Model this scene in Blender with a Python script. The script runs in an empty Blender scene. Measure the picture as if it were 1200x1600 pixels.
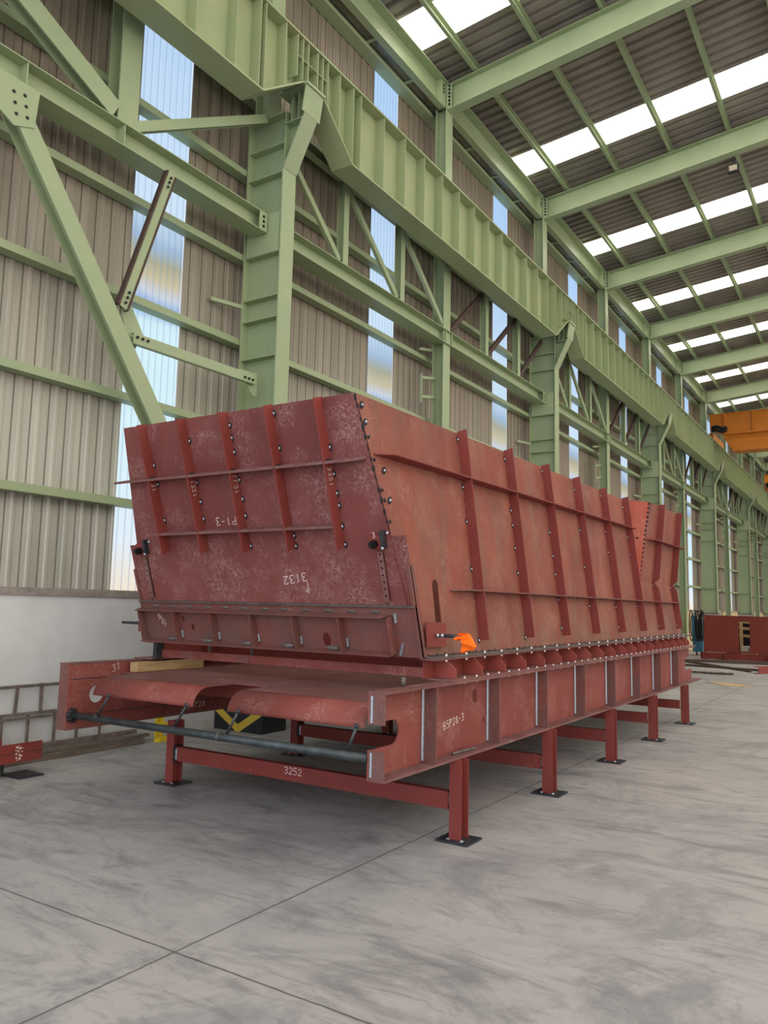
import bpy, bmesh, math, random
from mathutils import Vector, Matrix
from mathutils.geometry import tessellate_polygon
random.seed(7)
COL = bpy.context.scene.collection
V3 = Vector

# ------------------------------------------------------------------ materials
def lin(c):
    c /= 255.0
    return c/12.92 if c <= .04045 else ((c+.055)/1.055)**2.4
def rgb(r, g, b): return (lin(r), lin(g), lin(b), 1)
class NT:
    def __init__(s, name):
        s.m = bpy.data.materials.new(name); s.m.use_nodes = True
        s.t = s.m.node_tree; s.n = s.t.nodes; s.l = s.t.links
        s.b = s.n['Principled BSDF']
        s.geo = s.n.new('ShaderNodeNewGeometry'); s.pos = s.geo.outputs['Position']
    def link(s, a, b): s.l.new(a, b)
    def noise(s, scale, detail=4, rough=.55, vec=None, dist=0, stretch=None):
        n = s.n.new('ShaderNodeTexNoise'); n.inputs['Scale'].default_value = scale
        n.inputs['Detail'].default_value = detail; n.inputs['Roughness'].default_value = rough
        n.inputs['Distortion'].default_value = dist
        v = vec or s.pos
        if stretch:
            mp = s.n.new('ShaderNodeMapping'); mp.inputs['Scale'].default_value = stretch[0]
            mp.inputs['Rotation'].default_value = stretch[1]; s.link(v, mp.inputs['Vector']); v = mp.outputs[0]
        s.link(v, n.inputs['Vector']); return n.outputs['Fac']
    def ramp(s, fac, stops):
        r = s.n.new('ShaderNodeValToRGB'); e = r.color_ramp.elements
        while len(e) < len(stops): e.new(.5)
        for k, (p, c) in enumerate(stops):
            e[k].position = p; e[k].color = c if len(c) == 4 else (*c, 1)
        s.link(fac, r.inputs[0]); return r.outputs[0]
    def mask(s, fac, a, b):
        return s.ramp(fac, [(a, (0, 0, 0, 1)), (b, (1, 1, 1, 1))])
    def mix(s, fac, a, b, mode='MIX'):
        m = s.n.new('ShaderNodeMix'); m.data_type = 'RGBA'; m.blend_type = mode
        for i, x in ((0, fac), (6, a), (7, b)):
            if hasattr(x, 'links'): s.link(x, m.inputs[i])
            else: m.inputs[i].default_value = x
        return m.outputs[2]
    def math(s, op, a, b=None, c=None):
        m = s.n.new('ShaderNodeMath'); m.operation = op
        for i, x in enumerate((a, b, c)):
            if x is None: continue
            if hasattr(x, 'links'): s.link(x, m.inputs[i])
            else: m.inputs[i].default_value = x
        return m.outputs[0]
    def sep(s):
        x = s.n.new('ShaderNodeSeparateXYZ'); s.link(s.pos, x.inputs[0]); return x.outputs
    def bump(s, h, strength=.3, dist=.01):
        b = s.n.new('ShaderNodeBump'); b.inputs['Strength'].default_value = strength
        b.inputs['Distance'].default_value = dist; s.link(h, b.inputs['Height']); s.link(b.outputs[0], s.b.inputs['Normal'])
    def fin(s, col, rough=.6, metal=0, spec=.35):
        if hasattr(col, 'links'): s.link(col, s.b.inputs['Base Color'])
        else: s.b.inputs['Base Color'].default_value = col
        if hasattr(rough, 'links'): s.link(rough, s.b.inputs['Roughness'])
        else: s.b.inputs['Roughness'].default_value = rough
        s.b.inputs['Metallic'].default_value = metal; s.b.inputs['Specular IOR Level'].default_value = spec
        return s.m
def simple(name, c, rough=.6, metal=0, var=.25, scale=6):
    t = NT(name); f = t.noise(scale, 5)
    d = tuple(x*(1-var) for x in c[:3])+(1,); l = tuple(min(1, x*(1+var)) for x in c[:3])+(1,)
    return t.fin(t.ramp(f, [(.3, d), (.7, l)]), rough, metal)

def red_mat(name, base, alt, scuff, amount, streak=False, burnt=0):
    t = NT(name)
    big = t.noise(1.1, 4, .6)
    col = t.mix(t.mask(big, .36, .64), base, alt)
    if streak:
        st = t.noise(5, 5, .65, stretch=((1, 1, .14), (.08, 0, 0)))
        col = t.mix(t.math('MULTIPLY', t.mask(st, .42, .78), .6), col, rgb(144, 96, 80))
        st2 = t.noise(7, 5, .65, stretch=((1, 1, .2), (.1, 0, 0)))
        col = t.mix(t.math('MULTIPLY', t.mask(st2, .48, .75), .6), col, rgb(108, 90, 76))
        gz = t.sep(); low = t.math('SUBTRACT', 1.0, t.mask(t.math('MULTIPLY', t.math('SUBTRACT', gz[2], 1.2), 1.6), .02, .7))
        gn = t.noise(6, 6, .7, stretch=((1, 1, .4), (.1, 0, 0)))
        col = t.mix(t.math('MULTIPLY', t.math('MULTIPLY', low, t.mask(gn, .35, .65)), .75), col, rgb(112, 92, 76))
    a = t.noise(3.2, 3, .6); b = t.noise(24, 6, .75, dist=2.2)
    m = t.math('MULTIPLY', t.mask(a, .46, .66), t.mask(b, .46, .62))
    col = t.mix(t.math('MULTIPLY', m, amount), col, scuff)
    sc = t.noise(40, 2, .5, stretch=((1, 1, .12), (.5, .6, .3)))
    col = t.mix(t.math('MULTIPLY', t.mask(sc, .69, .73), .35*amount), col, rgb(196, 150, 138))
    if burnt:
        g = t.noise(5, 5, .7)
        col = t.mix(t.math('MULTIPLY', t.mask(g, .4, .6), burnt), col, rgb(92, 84, 80))
    fine = t.noise(90, 2); t.bump(fine, .08, .002)
    return t.fin(col, .62, 0, .3)
RED = red_mat('red_primer', rgb(120, 60, 54), rgb(134, 70, 62), rgb(166, 124, 116), .7)
RED_F = red_mat('red_primer_scuffed', rgb(112, 58, 53), rgb(128, 70, 65), rgb(160, 122, 118), .95)
RED_S = red_mat('red_primer_streaked', rgb(120, 62, 54), rgb(142, 76, 60), rgb(164, 128, 110), .6, streak=True)
RED_D = red_mat('red_primer_plain', rgb(132, 58, 52), rgb(120, 54, 48), rgb(150, 100, 90), .3)
RED_B = red_mat('red_primer_heat_marked', rgb(128, 70, 62), rgb(112, 72, 66), rgb(150, 118, 110), .5, burnt=.38)
RED_O = red_mat('red_primer_lit', rgb(158, 74, 58), rgb(148, 68, 54), rgb(190, 130, 110), .6)  # brighter orange puts the light on the corner plates into the colour
RED_O2 = red_mat('red_primer_lightened', rgb(152, 74, 66), rgb(142, 68, 60), rgb(170, 110, 100), .4)  # gusset primer, colour brightened to offset their shading
RED_P = red_mat('red_primer_dusty', rgb(124, 84, 80), rgb(108, 68, 64), rgb(150, 120, 116), .8)
def green_mat(name, a, b):
    t = NT(name); f = t.noise(1.7, 5, .6)
    col = t.mix(t.mask(f, .3, .7), a, b)
    s = t.noise(11, 6, .7, stretch=((1, 1, .5), (0, 0, 0)))
    col = t.mix(t.math('MULTIPLY', t.mask(s, .6, .8), .35), col, rgb(120, 128, 96))
    return t.fin(col, .45, 0, .4)
GREEN = green_mat('green_paint', rgb(146, 162, 126), rgb(156, 168, 132))
GREEN_G = green_mat('green_paint_girder', rgb(148, 162, 122), rgb(162, 168, 128))
WELD = simple('weld_bead', rgb(176, 184, 192), .35, .7, .3, 120)
BURN = simple('weld_burn', rgb(36, 32, 36), .7, 0, .3, 40)
STEEL = simple('raw_steel', rgb(104, 96, 92), .5, .35, .35, 20)
DARK = simple('dark_steel', rgb(58, 60, 64), .5, .4, .3, 15)
PIPE = simple('pipe_steel', rgb(66, 72, 74), .45, .5, .35, 12)
BLACK = simple('black_rubber', rgb(16, 16, 18), .5, 0, .2)
CHALK = simple('chalk', rgb(226, 206, 200), .9, 0, .1, 50)
BOLT = simple('bright_bolt', rgb(225, 222, 214), .4, .2, .1, 50)
BROWN = simple('brown_primer', rgb(74, 56, 50), .6, 0, .3, 12)
ORANGE = NT('orange_cloth').fin(rgb(255, 112, 10), .8)
WOODL = None
def wood(name, a, b, st=(.4, 6, 6)):
    t = NT(name); f = t.noise(5, 6, .7, stretch=(st, (0, 0, 0)))
    return t.fin(t.ramp(f, [(.3, a), (.7, b)]), .8)
TIMBER = wood('sawn_timber', rgb(150, 122, 84), rgb(188, 160, 116), (6, .5, 6))
TIMBER_O = wood('old_timber', rgb(78, 70, 62), rgb(128, 116, 104), (6, .5, 6))
RUSTY = simple('weathered_steel', rgb(116, 106, 98), .7, .2, .35, 15)
CRANE = simple('crane_yellow', rgb(196, 116, 28), .45, 0, .1, 3)
BLUE = simple('machine_blue', rgb(54, 108, 140), .5)

def floor_mat():
    t = NT('concrete_floor'); x = t.sep()
    big = t.noise(.35, 5, .6); mid = t.noise(2.2, 8, .7)
    col = t.mix(t.mask(big, .35, .65), rgb(138, 138, 140), rgb(166, 162, 159))
    col = t.mix(t.math('MULTIPLY', t.mask(mid, .4, .7), .5), col, rgb(178, 174, 171))
    # painted light: warmer and paler towards the open side, greyer by the wall
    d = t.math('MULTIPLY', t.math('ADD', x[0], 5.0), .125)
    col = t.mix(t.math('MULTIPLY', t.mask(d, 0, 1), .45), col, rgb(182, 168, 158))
    # long drag marks
    for sc, rot, lo, hi, k in ((1.6, (0, 0, .5), .52, .68, .6), (2.4, (0, 0, -.35), .55, .7, .5), (1.1, (0, 0, 1.2), .54, .68, .5), (6, (0, 0, .9), .58, .7, .4)):
        s = t.noise(sc, 7, .72, stretch=((.6, 2.0, 1), rot), dist=1.3)
        col = t.mix(t.math('MULTIPLY', t.mask(s, lo, hi), k), col, rgb(96, 95, 97))
    p = t.noise(.9, 6, .75, dist=1.5)
    col = t.mix(t.math('MULTIPLY', t.mask(p, .5, .64), .5), col, rgb(106, 107, 111))
    sp = t.noise(30, 3, .6)
    col = t.mix(t.math('MULTIPLY', t.mask(sp, .68, .74), .4), col, rgb(90, 86, 84))
    # saw-cut joints
    wob = t.math('MULTIPLY', t.math('SUBTRACT', t.noise(6, 4), .5), .02)
    ln = None
    for ax, c in ((0, -2.755), (1, 2.63), (0, 3.2), (1, 18.4)):
        a = t.math('ABSOLUTE', t.math('ADD', t.math('SUBTRACT', x[ax], c), wob))
        m = t.math('LESS_THAN', a, .006)
        ln = m if ln is None else t.math('MAXIMUM', ln, m)
    col = t.mix(t.math('MULTIPLY', ln, .75), col, rgb(70, 66, 64))
    t.bump(mid, .15, .01)
    return t.fin(col, .55, 0, .35)
FLOOR = floor_mat()
def cladding_mat():
    t = NT('wall_cladding'); x = t.sep()
    f = t.noise(2.2, 5, .6, stretch=((1, 2.5, .15), (0, 0, 0)))
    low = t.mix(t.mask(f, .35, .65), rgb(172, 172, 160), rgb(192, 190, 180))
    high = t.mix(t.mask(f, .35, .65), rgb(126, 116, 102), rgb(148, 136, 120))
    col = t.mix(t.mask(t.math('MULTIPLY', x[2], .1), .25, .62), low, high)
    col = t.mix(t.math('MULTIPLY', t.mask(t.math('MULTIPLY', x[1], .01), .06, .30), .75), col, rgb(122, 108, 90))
    # narrow lap joints between the pans
    fr = t.math('FRACT', t.math('MULTIPLY', x[1], 5.0))
    j = t.math('LESS_THAN', t.math('ABSOLUTE', t.math('SUBTRACT', fr, .03)), .024)
    col = t.mix(t.math('MULTIPLY', j, .75), col, rgb(66, 62, 54))
    return t.fin(col, .5, .1, .4)
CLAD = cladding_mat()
def window_mat():
    t = NT('translucent_wall_sheet'); x = t.sep()
    n = t.noise(1.2, 3, .5, stretch=((1, .6, .8), (0, 0, 0)))
    h = t.math('ADD', t.math('MULTIPLY', x[2], .1), t.math('MULTIPLY', t.math('SUBTRACT', n, .5), .04))
    col = t.ramp(h, [(.16, rgb(246, 230, 208)), (.22, rgb(228, 240, 250)), (.34, rgb(212, 240, 248)), (.485, rgb(206, 236, 246)),
                     (.500, rgb(120, 162, 222)), (.515, rgb(196, 206, 220)), (.535, rgb(196, 184, 148)), (.560, rgb(160, 158, 128)), (.580, rgb(150, 178, 208)),
                     (.62, rgb(206, 228, 248)), (1.0, rgb(172, 206, 246))])
    fr = t.math('FRACT', t.math('MULTIPLY', x[1], 10.0))
    j = t.math('LESS_THAN', t.math('ABSOLUTE', t.math('SUBTRACT', fr, .5)), .10)
    col = t.mix(t.math('MULTIPLY', j, .35), col, rgb(120, 150, 190))
    t.link(col, t.b.inputs['Emission Color']); t.b.inputs['Emission Strength'].default_value = .95
    return t.fin(rgb(60, 66, 72), .4)
WINDOW = window_mat()
def skylight_mat():
    t = NT('translucent_roof_sheet'); x = t.sep()
    g = None
    for ax, k in ((0, 8.0), (1, 8.0)):
        fr = t.math('FRACT', t.math('MULTIPLY', x[ax], k))
        m = t.math('LESS_THAN', fr, .10); g = m if g is None else t.math('MAXIMUM', g, m)
    col = t.mix(t.math('MULTIPLY', g, .93), rgb(255, 248, 232), rgb(22, 21, 15))
    t.link(col, t.b.inputs['Emission Color']); t.b.inputs['Emission Strength'].default_value = 8.0
    return t.fin(rgb(70, 70, 66), .5)
SKYL = skylight_mat()
def roof_mat():
    t = NT('roof_sheet'); f = t.noise(1.5, 4)
    x = t.sep()
    return t.fin(t.mix(t.mask(f, .35, .65), rgb(132, 124, 114), rgb(148, 140, 130)), .45, .1, .4)
ROOF = roof_mat()
def plaster_mat():
    t = NT('white_plaster'); f = t.noise(1.2, 6, .6); x = t.sep()
    col = t.mix(t.mask(f, .35, .7), rgb(226, 228, 230), rgb(206, 208, 208))
    dirt = t.math('SUBTRACT', 1.0, t.mask(x[2], .02, .3))
    g = t.noise(5, 6, .7)
    col = t.mix(t.math('MULTIPLY', t.math('MULTIPLY', dirt, g), .9), col, rgb(150, 142, 130))
    sp = t.noise(9, 4, .6); col = t.mix(t.math('MULTIPLY', t.mask(sp, .7, .76), .5), col, rgb(170, 166, 160))
    # the far part of the low wall is cream
    far = t.mask(t.math('MULTIPLY', x[1], .01), .19, .23)
    col = t.mix(far, col, rgb(206, 184, 142))
    return t.fin(col, .9, 0, .2)
PLASTER = plaster_mat()
COPING = simple('rough_concrete', rgb(150, 142, 136), .9, 0, .25, 14)
def chevron_mat():
    t = NT('black_yellow_chevrons'); x = t.sep()
    # V centred on the foot of the pedestal; repeats every 9.86 m in Y only
    v = t.math('SUBTRACT', x[2], t.math('MULTIPLY', t.math('ABSOLUTE', t.math('ADD', x[0], 6.73)), .62))
    fr = t.math('FRACT', t.math('MULTIPLY', t.math('ADD', v, .02), 2.6))
    return t.fin(t.mix(t.math('LESS_THAN', fr, .27), rgb(34, 36, 40), rgb(198, 168, 60)), .6)
CHEV = chevron_mat()
YELLOW = simple('yellow_paint', rgb(214, 184, 44), .6)
GUTTER = simple('gutter_sheet', rgb(112, 108, 96), .3, .5, .4, 2.5)

# ------------------------------------------------------------------ mesh helpers
def obox(bm, O, U, V, N, u, v, n, mi=0):
    vs = []
    for a in u:
        for b in v:
            for c in n:
                vs.append(bm.verts.new(O+U*a+V*b+N*c))
    for f in ((0, 1, 3, 2), (4, 6, 7, 5), (0, 4, 5, 1), (2, 3, 7, 6), (0, 2, 6, 4), (1, 5, 7, 3)):
        fc = bm.faces.new([vs[i] for i in f]); fc.material_index = mi
X_, Y_, Z_, O0 = V3((1, 0, 0)), V3((0, 1, 0)), V3((0, 0, 1)), V3((0, 0, 0))
def box(bm, x, y, z, mi=0): obox(bm, O0, X_, Y_, Z_, x, y, z, mi)
def prism(bm, pts, n0, n1, O=O0, U=Y_, V=Z_, N=X_, holes=(), mi=0):
    """solid plate from an outline (u,v), with holes, between n0 and n1 along N"""
    loops = [list(pts)]+[list(h) for h in holes]
    flat = [p for l in loops for p in l]
    tris = tessellate_polygon([[V3((p[0], p[1], 0)) for p in l] for l in loops])
    A = [bm.verts.new(O+U*p[0]+V*p[1]+N*n0) for p in flat]
    B = [bm.verts.new(O+U*p[0]+V*p[1]+N*n1) for p in flat]
    for t in tris:
        for vs in ([A[i] for i in t], [B[i] for i in reversed(t)]):
            try: bm.faces.new(vs).material_index = mi
            except ValueError: pass
    k = 0
    for l in loops:
        n = len(l)
        for i in range(n):
            a, b = k+i, k+(i+1) % n
            bm.faces.new((A[a], A[b], B[b], B[a])).material_index = mi
        k += n
def frame(p0, p1, up=Z_):
    T = (p1-p0).normalized(); S = T.cross(up).normalized(); W = S.cross(T).normalized()
    return T, S, W
def bar(bm, p0, p1, w, h, up=Z_, mi=0, so=0, wo=0):
    p0, p1 = V3(p0), V3(p1); T, S, W = frame(p0, p1, up)
    obox(bm, p0, T, S, W, (0, (p1-p0).length), (so-w/2, so+w/2), (wo-h/2, wo+h/2), mi)
def ibeam(bm, p0, p1, w, h, tf=.012, tw=.008, up=Z_, mi=0):
    bar(bm, p0, p1, tw, h-2*tf, up, mi)
    bar(bm, p0, p1, w, tf, up, mi, wo=h/2-tf/2); bar(bm, p0, p1, w, tf, up, mi, wo=-h/2+tf/2)
def channel(bm, p0, p1, w, h, t=.01, up=Z_, side=1, mi=0):
    bar(bm, p0, p1, t, h, up, mi, so=-side*(w/2-t/2))
    bar(bm, p0, p1, w-t, t, up, mi, so=side*t/2, wo=h/2-t/2); bar(bm, p0, p1, w-t, t, up, mi, so=side*t/2, wo=-h/2+t/2)
def cyl(bm, p0, p1, r, seg=12, mi=0, r1=None):
    p0, p1 = V3(p0), V3(p1); T = (p1-p0).normalized()
    a = T.orthogonal().normalized(); b = T.cross(a); r1 = r if r1 is None else r1
    A = [bm.verts.new(p0+(a*math.cos(t)+b*math.sin(t))*r) for t in [2*math.pi*i/seg for i in range(seg)]]
    B = [bm.verts.new(p1+(a*math.cos(t)+b*math.sin(t))*r1) for t in [2*math.pi*i/seg for i in range(seg)]]
    for i in range(seg):
        f = bm.faces.new((A[i], A[(i+1) % seg], B[(i+1) % seg], B[i])); f.material_index = mi; f.smooth = seg > 8
    bm.faces.new(list(reversed(A))).material_index = mi; bm.faces.new(B).material_index = mi
def tube(bm, pts, r, seg=8, mi=0):
    pts = [V3(p) for p in pts]; rings = []
    a = None
    for i, p in enumerate(pts):
        T = (pts[min(i+1, len(pts)-1)]-pts[max(i-1, 0)]).normalized()
        a = T.orthogonal().normalized() if a is None else (a-T*a.dot(T)).normalized()
        b = T.cross(a)
        rings.append([bm.verts.new(p+(a*math.cos(2*math.pi*k/seg)+b*math.sin(2*math.pi*k/seg))*r) for k in range(seg)])
    for A, B in zip(rings, rings[1:]):
        for k in range(seg):
            f = bm.faces.new((A[k], A[(k+1) % seg], B[(k+1) % seg], B[k])); f.smooth = True; f.material_index = mi
    bm.faces.new(list(reversed(rings[0]))).material_index = mi; bm.faces.new(rings[-1]).material_index = mi
def blob(bm, p, N, r, h, mi, U=None, long=1.0):
    """low dome, flat on the surface"""
    N = V3(N).normalized(); a = (U or N.orthogonal()).normalized(); b = N.cross(a); p = V3(p)
    n = 8; top = bm.verts.new(p+N*h); prev = None
    r1 = [bm.verts.new(p+(a*math.cos(2*math.pi*i/n)*long+b*math.sin(2*math.pi*i/n))*r*(.9+.2*random.random())) for i in range(n)]
    r2 = [bm.verts.new(p+N*h*.75+(a*math.cos(2*math.pi*i/n)*long+b*math.sin(2*math.pi*i/n))*r*.6) for i in range(n)]
    for i in range(n):
        j = (i+1) % n
        for f in (bm.faces.new((r1[i], r1[j], r2[j], r2[i])), bm.faces.new((r2[i], r2[j], top))):
            f.material_index = mi; f.smooth = True
def tack(bm, p, N, U=None, s=1.0):
    blob(bm, p, N, .019*s, .005*s, 1, U, 1.5); q = V3(p)+V3(N).normalized()*.003*s
    blob(bm, q, N, .0085*s, .008*s, 2, U, 1.5)
def tr(ax, fn, L):  # unused axis helper kept tiny
    return [fn(p) for p in L]

def link(name, bm, mats, parent=None, origin=None):
    bmesh.ops.recalc_face_normals(bm, faces=bm.faces)
    me = bpy.data.meshes.new(name)
    if origin is None:
        if parent is not None:
            origin = V3(parent.get('_w', (0, 0, 0)))
        else:
            c = [v.co for v in bm.verts]
            origin = V3((sum(p.x for p in c)/len(c), sum(p.y for p in c)/len(c), min(p.z for p in c)))
    base = V3(parent.get('_w', (0, 0, 0))) if parent is not None else V3()
    for v in bm.verts: v.co -= origin
    bm.to_mesh(me); bm.free()
    for m in (mats if isinstance(mats, (list, tuple)) else [mats]): me.materials.append(m)
    o = bpy.data.objects.new(name, me); COL.objects.link(o)
    o.location = origin-base
    o['_w'] = tuple(origin)
    if parent is not None: o.parent = parent
    return o
def thing(name, label, cat, loc, group=None):
    o = bpy.data.objects.new(name, None); COL.objects.link(o); o.location = loc; o['_w'] = tuple(V3(loc))
    o.empty_display_size = .2
    return tag(o, label, cat, group)
def tag(o, label, cat, group=None):
    o['label'] = label; o['category'] = cat
    if group: o['group'] = group
    return o
def struct(name, bm, mats, parent=None):
    o = link(name, bm, mats, parent); o['kind'] = 'structure'; return o
KIDS = {}
def dup(root, off, label=None):
    def cp(o, par):
        c = o.copy(); COL.objects.link(c); c.parent = par
        for ch in [x for x in list(bpy.data.objects) if x.parent == o and x not in made]: made.add(cp(ch, c))
        return c
    made = set()
    c = cp(root, None); c.location = root.location+V3(off)
    c['_w'] = tuple(V3(root['_w'])+V3(off))
    if label: c['label'] = label
    return c
B = bmesh.new
ORD = ['first', 'second', 'third', 'fourth', 'fifth', 'sixth', 'seventh', 'eighth', 'ninth', 'tenth', 'eleventh', 'twelfth']

# chalk writing: strokes on a 1 x 1.5 cell
GL = {'0': [[(0, .2), (.2, 0), (.8, 0), (1, .3), (1, 1.2), (.8, 1.5), (.2, 1.5), (0, 1.2), (0, .2)]],
      '1': [[(.3, 1.2), (.6, 1.5), (.5, 0)]], '2': [[(0, 1.2), (.4, 1.5), (.9, 1.3), (.8, .8), (0, 0), (1, .05)]],
      '3': [[(0, 1.4), (.8, 1.5), (.9, 1.1), (.4, .8), (1, .5), (.7, 0), (0, .1)]],
      '5': [[(.9, 1.5), (.1, 1.5), (.05, .85), (.7, .9), (1, .4), (.6, 0), (0, .1)]],
      '7': [[(0, 1.5), (1, 1.45), (.4, 0)]],
      '8': [[(.5, .8), (.1, 1.15), (.5, 1.5), (.9, 1.15), (.5, .8), (0, .35), (.5, 0), (1, .35), (.5, .8)]],
      'A': [[(0, 0), (.5, 1.5), (1, 0)], [(.2, .6), (.8, .6)]], 'L': [[(0, 1.5), (.05, 0), (.8, .05)]],
      'P': [[(.05, 0), (0, 1.5), (.8, 1.4), (.9, 1), (.1, .75)]], 'B': [[(.05, 0), (0, 1.5), (.7, 1.4), (.7, .9), (.1, .8), (.9, .6), (.9, .1), (.05, 0)]],
      '-': [[(.2, .75), (.9, .8)]], 'v': [[(.5, 1.5), (.5, 0), (.1, .4)]], '|': [[(.5, 1.7), (.45, -.2)]]}
def chalk(parent, text, O, U, V, N, h, label=None, th=.004):
    bm = B(); s = h/1.5; x = 0
    for ch in text:
        for st in GL.get(ch, []):
            for a, b in zip(st, st[1:]):
                p = O+U*((x+a[0])*s)+V*(a[1]*s); q = O+U*((x+b[0])*s)+V*(b[1]*s)
                d = (q-p).normalized(); w = d.cross(N).normalized()*th/2
                vs = [bm.verts.new(z+N*.0022) for z in (p-w, q-w, q+w, p+w)]
                bm.faces.new(vs)
        x += 1.35
    o = link('chalk_marking', bm, CHALK, parent); o['label'] = label or 'white chalk number '+text
    return o

# ------------------------------------------------------------------ camera
cam = bpy.data.cameras.new('camera'); co = bpy.data.objects.new('camera', cam); COL.objects.link(co)
f, yaw, pitch, roll = 1229.035, .57349822, .118042859, .0216778895
fwd = V3((-math.sin(yaw)*math.cos(pitch), math.cos(yaw)*math.cos(pitch), math.sin(pitch)))
rt = V3((math.cos(yaw), math.sin(yaw), 0)); up = rt.cross(fwd)
r2 = rt*math.cos(roll)+up*math.sin(roll); u2 = -rt*math.sin(roll)+up*math.cos(roll)
M = Matrix((r2, u2, -fwd)).transposed().to_4x4(); M.translation = (0, 0, 1.55); co.matrix_world = M
cam.sensor_fit = 'VERTICAL'; cam.sensor_height = 24; cam.lens = f/1600*24; cam.clip_end = 300
bpy.context.scene.camera = co

# ================================================================== SETTING
YN, YF = -4.0, 62.0
bm = B(); box(bm, (-7.5, 22), (-9, YF+4), (-.1, 0)); struct('floor', bm, FLOOR)
# low masonry wall with a rough concrete coping
wall = thing('wall_left', 'white plastered low wall under the corrugated cladding', 'wall', (-7.3, 20, 0)); wall['kind'] = 'structure'
for k in ('label', 'category'): del wall[k]
bm = B(); box(bm, (-7.45, -7.12), (YN, YF), (0, 1.575)); struct('masonry', bm, PLASTER, wall)
bm = B(); box(bm, (-7.45, -7.10), (YN, YF), (1.575, 1.65)); struct('coping', bm, COPING, wall)
# vertical corrugated cladding, left open at the translucent strips
STR = [5.70+4.927*k for k in range(-1, 11)]; SW = .79
def corr(bm, y0, y1, zlo, zhi, x0=-7.26):
    ys = []; y = math.ceil(y0/.2)*.2-.2
    prof = ((0, -.006), (.006, -.006), (.010, 0), (.06, 0), (.072, .014), (.10, .014), (.112, 0), (.190, 0), (.196, -.006))
    while y < y1:
        for d, h in prof:
            if y0 < y+d < y1: ys.append((y+d, x0+h))
        y += .2
    ys = [(y0, x0)]+ys+[(y1, x0)]
    lo = [bm.verts.new((x, yy, zlo)) for yy, x in ys]; hi = [bm.verts.new((x, yy, zhi)) for yy, x in ys]
    for i in range(len(ys)-1): bm.faces.new((lo[i], lo[i+1], hi[i+1], hi[i]))
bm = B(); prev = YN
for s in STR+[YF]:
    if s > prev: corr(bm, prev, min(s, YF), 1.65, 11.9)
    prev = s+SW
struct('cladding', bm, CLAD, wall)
for i, s in enumerate(STR):
    bm = B(); ys = [s+SW*j/16 for j in range(17)]
    lo = [bm.verts.new((-7.27+(.008 if j % 2 else 0), y, 1.65)) for j, y in enumerate(ys)]
    hi = [bm.verts.new((-7.27+(.008 if j % 2 else 0), y, 11.9)) for j, y in enumerate(ys)]
    for j in range(16): bm.faces.new((lo[j], lo[j+1], hi[j+1], hi[j]))
    struct('window_%d' % (i+1), bm, WINDOW)
# roof
RX0, RX1, SL = -7.45, 6.0, .0985
def rz(x, z0=11.66): return z0+SL*(x+6.7)
bm = B(); prev = YN
def roofpart(y0, y1):
    ys = []; y = y0
    while y < y1-.01:
        for d, h in ((0, 0), (.13, 0), (.145, .055), (.23, .055)):
            if y+d < y1: ys.append((y+d, h))
        y += .25
    ys.append((y1, 0))
    a = [bm.verts.new((RX0, yy, rz(RX0)+h)) for yy, h in ys]; b = [bm.verts.new((RX1, yy, rz(RX1)+h)) for yy, h in ys]
    for i in range(len(ys)-1): bm.faces.new((a[i], a[i+1], b[i+1], b[i]))
SKY = [10.60+4.92*k for k in range(-2, 10)]
for s in SKY+[YF]:
    roofpart(prev, min(s, YF)); prev = s+.86
struct('ceiling', bm, ROOF)
for i, s in enumerate(SKY):
    bm = B()
    vs = [bm.verts.new(p) for p in ((RX0, s, rz(RX0)+.005), (RX1, s, rz(RX1)+.005), (RX1, s+.86, rz(RX1)+.005), (RX0, s+.86, rz(RX0)+.005))]
    bm.faces.new(vs); struct('window_%d' % (i+1+len(STR)), bm, SKYL)
# far end wall
bm = B(); box(bm, (-7.5, 22), (YF, YF+.2), (0, 13.5)); struct('wall_far', bm, simple('far_sheet', rgb(120, 112, 100), .7))

# ================================================================== STEEL FRAME
YC = [7.48+9.86*k for k in range(6)]           # crane columns
YP = [7.48+4.93*k for k in range(11)]          # roof posts, one on every second column
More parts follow.
